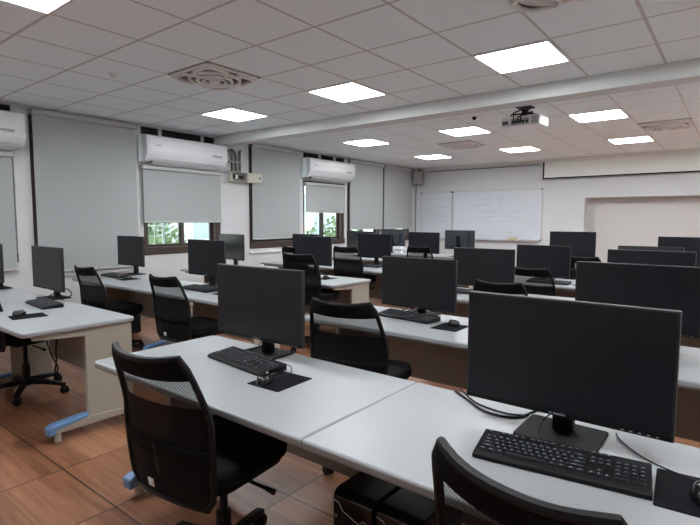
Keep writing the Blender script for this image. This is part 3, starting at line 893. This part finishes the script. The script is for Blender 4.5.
chairs = [
    (-.205, 1.075, -13, 0, 'black mesh office chair, cropped by the bottom edge at lower right'),
    (-1.69, 2.26, 10, .015, 'black mesh office chair between the nearest two middle desk rows'),
    (-1.41, 3.88, 0, -.02, 'black mesh office chair at the left seat of the third middle row'),
    (-1.63, 5.28, 0, -.03, 'black mesh office chair at the left seat of the fourth middle row'),
    (-1.50, 6.85, 0, .0, 'black mesh office chair at the left seat of the fifth middle row'),
    (-4.55, 1.42, 8, 0, 'black office chair tucked under the nearest window-side desk at left edge'),
    (-5.14, 2.50, 3, -.03, 'black mesh office chair at wall end of the second window-side row'),
    (-3.68, 2.47, 3, -.015, 'black mesh office chair at aisle end of the second window-side row'),
    (-3.66, 4.00, 6, .09, 'black mesh office chair at aisle end of the third window-side row'),
    (-4.22, 5.50, 6, .085, 'black mesh office chair at aisle end of the fourth window-side row'),
    (-5.20, 5.48, 5, .05, 'black mesh office chair at wall end of the fourth window-side row'),
    (-3.88, 6.90, 3, .04, 'black mesh office chair at aisle end of the fifth window-side row'),
]
for x, y, rz, dz, lab in chairs:
    d = dup(c0, (x, y+.085, 0), R(rz), lab)
    if dz:                                  # seat height of this chair: raise or lower seat and back on the gas lift
        for ch in d.children:
            if not ch.name.startswith(('base_', 'caster')):
                if ch.name.startswith('gas_lift'): ch.scale = (1, 1, 1+dz/.39)
                else: ch.location.z += dz

# ------------------------------------------------------------------ computer towers
def make_tower(label, loc, rz=0):
    t = thing('computer_tower', label, 'computer', loc, rz, 'black computer towers under the desks')
    w, d, h = .185, .28, .40
    MB().box(-w/2, 0, .012, w/2, d, h).build('case', M['black'], t, bevel=.006)
    fp = MB(); fp.prism([(0, .012), (0, h), (-.012, h-.003), (-.03, h-.022), (-.03, .03), (-.015, .012)], 'x', -w/2, w/2)
    fo = fp.build('front_panel', M['black_gloss'], t, bevel=.006)
    MB().tube([(-.092, -.031, h-.040), (-.062, -.031, h-.046), (-.045, -.031, h-.072), (.030, -.031, h-.098), (.052, -.031, h-.080), (.085, -.031, h-.086)], .0022, 6).build('silver_line', M['chrome'], fo)
    MB().cyl((-.075, -.030, h-.10), (-.075, -.034, h-.10), .007, n=12).build('power_button', M['chrome'], fo)
    for s in (-1, 1):
        for yy in (.04, d-.04): MB().cyl((s*.07, yy, 0), (s*.07, yy, .012), .014, n=12).build('rubber_foot', M['black_soft'], t)
    return t
tw = make_tower('black computer tower with silver line under the nearest middle desk', (-1.085, 1.435, 0))
dup(tw, (-.885, 1.44, 0), R(-2), 'second black computer tower, right of the silver-lined one under the nearest desk')
dup(tw, (-6.0, 2.98, 0), 0, 'black computer tower under the second window-side desk near the wall')

# ------------------------------------------------------------------ cables and small things
def bez(pts, n=8):
    P = [Vector(p) for p in pts]; out = []
    for i in range(len(P)-1):
        p0, p1, p2, p3 = P[max(i-1, 0)], P[i], P[i+1], P[min(i+2, len(P)-1)]
        for k in range(n):
            s = k/n
            out.append(.5*((2*p1)+(p2-p0)*s+(2*p0-5*p1+4*p2-p3)*s*s+(3*p1-p0-3*p2+p3)*s**3))
    out.append(P[-1]); return out
def cable(pts, r, label, name='cable', m='black'):
    o = MB().tube(bez(pts), r, 6).build(name, M[m]); return tag(o, label, 'cable')
zc = Z+.004
cable([(-.86, 1.79, zc), (-.78, 1.73, zc), (-.68, 1.66, zc), (-.58, 1.67, zc), (-.53, 1.75, zc+.01), (-.46, 1.73, Z+.06)], .0045, 'thick black cable on the desk left of the big lower right monitor')
cable([(-.84, 1.80, zc+.009), (-.74, 1.72, zc), (-.62, 1.69, zc), (-.545, 1.72, zc)], .0035, 'second thinner black cable beside the thick cable at the big monitor')
cable([(-.40, 1.66, Z+.10), (-.46, 1.60, Z+.05), (-.45, 1.54, Z+.012), (-.37, 1.512, Z+.033)], .0025, 'keyboard cord looping over the big lower right monitor base')
cable([(-.275, 1.75, zc), (-.255, 1.70, zc), (-.195, 1.625, zc), (-.125, 1.572, Z+.0065), (-.03, 1.53, Z+.012)], .0024, 'thin mouse cord running from the big monitor to the mouse')
cable([(-1.605, 1.550, Z+.032), (-1.575, 1.572, Z+.026), (-1.545, 1.555, Z+.012), (-1.535, 1.52, Z+.008), (-1.530, 1.436, Z+.014)], .0022, 'mouse cord looping behind the keyboard on the nearest middle desk')
cable([(-2.03, 1.795, zc), (-1.97, 1.76, Z+.05), (-1.93, 1.735, Z+.03), (-1.99, 1.66, zc)], .003, 'black cables behind the left monitor on the nearest middle desk')
cable([(-1.90, 3.02, Z+.02), (-1.98, 3.16, zc), (-1.90, 3.22, Z+.05), (-1.83, 3.17, Z+.10)], .003, 'black cord behind the second row keyboard, left seat')
cable([(-4.58, 1.66, zc), (-4.52, 1.70, Z+.05), (-4.47, 1.80, Z+.10), (-4.42, 1.83, Z+.05), (-4.50, 1.78, zc)], .004, 'black and white cables under the nearest window-side monitor')
cable([(-4.35, 1.62, .712), (-4.32, 1.58, .5), (-4.27, 1.60, .34), (-4.22, 1.62, .25), (-4.25, 1.60, .18), (-4.19, 1.60, .32), (-4.24, 1.62, .42), (-4.18, 1.64, .712)], .006, 'looped black cable hanging under the nearest window-side desk')
pp = MB().box(-.15, -.105, 0, .15, .105, .0012).build('paper_sheet', M['paper'], None, loc=(-4.20, 2.965, Z), rot=(0, 0, R(10)), smooth=False)
tag(pp, 'white paper sheet under the keyboard on the second window-side row', 'paper')
for k, (x, y, w, h, lab) in enumerate(((-5.62, 8.86, .16, .14, 'small white cardboard box beside the rear-facing monitor under corner blinds'), (-5.38, 8.80, .12, .10, 'small white carton right of the white box under corner blinds'))):
    t = thing('carton', lab, 'box', (x, y, Z), R(12*k))
    MB().box(-w/2, -.06, 0, w/2, .06, h).build('box_body', M['paper'], t, bevel=.002)
    MB().box(-w/2-.001, -.0608, h*.35, w/2+.001, .0608, h*.60).build('printed_band', M['ac_grey'], t, smooth=False)

# ------------------------------------------------------------------ outside the windows
g = MB().box(-30, -10, -3.2, XL-WT-.02, 40, -3.0).build('ground', M['outdoor_ground'], smooth=False); struct(g)
bld = thing('building', 'pale neighbouring building seen through the window strips', 'building', (-15.5, 9.5, -3.0))
MB().box(-.4, -4.2, 0, .4, 9.5, 5.6).build('wall', M['outer_wall'], bld, smooth=False)
for k in range(6):
    y = -3.4+k*2.1
    fo = MB().box(.38, y, 3.7, .43, y+1.3, 4.8).build('window', M['grille'], bld, smooth=False)
    MB().box(.40, y+.06, 3.76, .44, y+1.24, 4.74).build('pane', M['outer_glass'], fo, smooth=False)
def bush(loc, r, h, seed, label):
    rng = random.Random(seed)
    t = thing('tree', label, 'tree', loc, 0, 'trees outside the windows')
    mb = MB()
    for k in range(1500):
        th, ph = rng.uniform(0, 2*PI), math.acos(rng.uniform(-1, 1))
        rr = r*rng.uniform(.55, 1.0)
        c = Vector((rr*math.sin(ph)*math.cos(th), rr*math.sin(ph)*math.sin(th), h+rr*1.1*math.cos(ph)))
        s = rng.uniform(.06, .14)
        a = Vector((rng.uniform(-1, 1), rng.uniform(-1, 1), rng.uniform(-1, 1))).normalized(); b = a.orthogonal().normalized(); d = a.cross(b)
        v = [mb.bm.verts.new(c+p) for p in (b*s, d*s*.6, -b*s, -d*s*.6)]
        mb.bm.faces.new(v)
    mb.build('crown', M['hedge'], t, smooth=False)
    MB().tube([(0, 0, 0), (.05, 0, h*.6), (0, 0, h)], [.14, .11, .06], 8).build('trunk', M['pipe'], t)
for k, (x, y, r, h) in enumerate(((-12.4, .9, 1.7, 3.3), (-13.0, 7.2, 1.5, 3.1), (-12.6, 12.6, 1.2, 2.6), (-12.8, 15.6, 1.6, 2.9))):  # first tree is out of view, added for the green reflection in one monitor
    bush((x, y, -3), r, h, 20+k, 'green leafy tree outside the bright window strips')
gr = thing('window_grille', 'white security grille outside the window beside the fuse box', 'grille', (XL-.62, 4.08, .86))
gf = MB()
gf.box(-.012, -.40, 0, .012, -.37, 1.4); gf.box(-.012, .37, 0, .012, .40, 1.4); gf.box(-.012, -.40, 0, .012, .40, .03); gf.box(-.012, -.40, 1.37, .012, .40, 1.4)
gf.build('outer_frame', M['grille'], gr, bevel=.003)
for k in range(4): MB().cyl((0, -.22+k*.15, .03), (0, -.22+k*.15, 1.37), .008, n=8).build('bar', M['grille'], gr)
for k in range(7): MB().cyl((0, -.37, .14+k*.17), (0, .37, .14+k*.17), .007, n=8).build('cross_bar', M['grille'], gr)
for s in (-1, 1): MB().box(-.01, s*.385-.01, .60, .40, s*.385+.01, .62).build('wall_arm', M['grille'], gr)

# ------------------------------------------------------------------ world and camera
w = bpy.data.worlds.new('World'); scene.world = w; w.use_nodes = True
nt = w.node_tree; bg = nt.nodes['Background']
sky = nt.nodes.new('ShaderNodeTexSky'); sky.sky_type = 'HOSEK_WILKIE'; sky.turbidity = 6
sky.sun_direction = (.6, -.3, .75)
mxw = nt.nodes.new('ShaderNodeMix'); mxw.data_type = 'RGBA'; mxw.inputs['Factor'].default_value = .75
nt.links.new(sky.outputs[0], mxw.inputs['A']); mxw.inputs['B'].default_value = (.92, 1.0, 1.0, 1)
nt.links.new(mxw.outputs['Result'], bg.inputs['Color']); bg.inputs['Strength'].default_value = 2.8

cam = bpy.data.cameras.new('Camera'); co = bpy.data.objects.new('Camera', cam); COL.objects.link(co)
cam.sensor_width = 36; cam.lens = 36*496.18/700; cam.clip_start = .02; cam.clip_end = 200
yaw, pitch, roll = .6632, -.0849, .0032
fwd = Vector((-math.sin(yaw)*math.cos(pitch), math.cos(yaw)*math.cos(pitch), math.sin(pitch)))
r0 = Vector((math.cos(yaw), math.sin(yaw), 0)); u0 = r0.cross(fwd)
rr_ = r0*math.cos(roll)+u0*math.sin(roll); uu = -r0*math.sin(roll)+u0*math.cos(roll)
mw = Matrix((rr_, uu, -fwd)).transposed().to_4x4(); mw.translation = (0, 0, 1.43)
co.matrix_world = mw
scene.camera = co
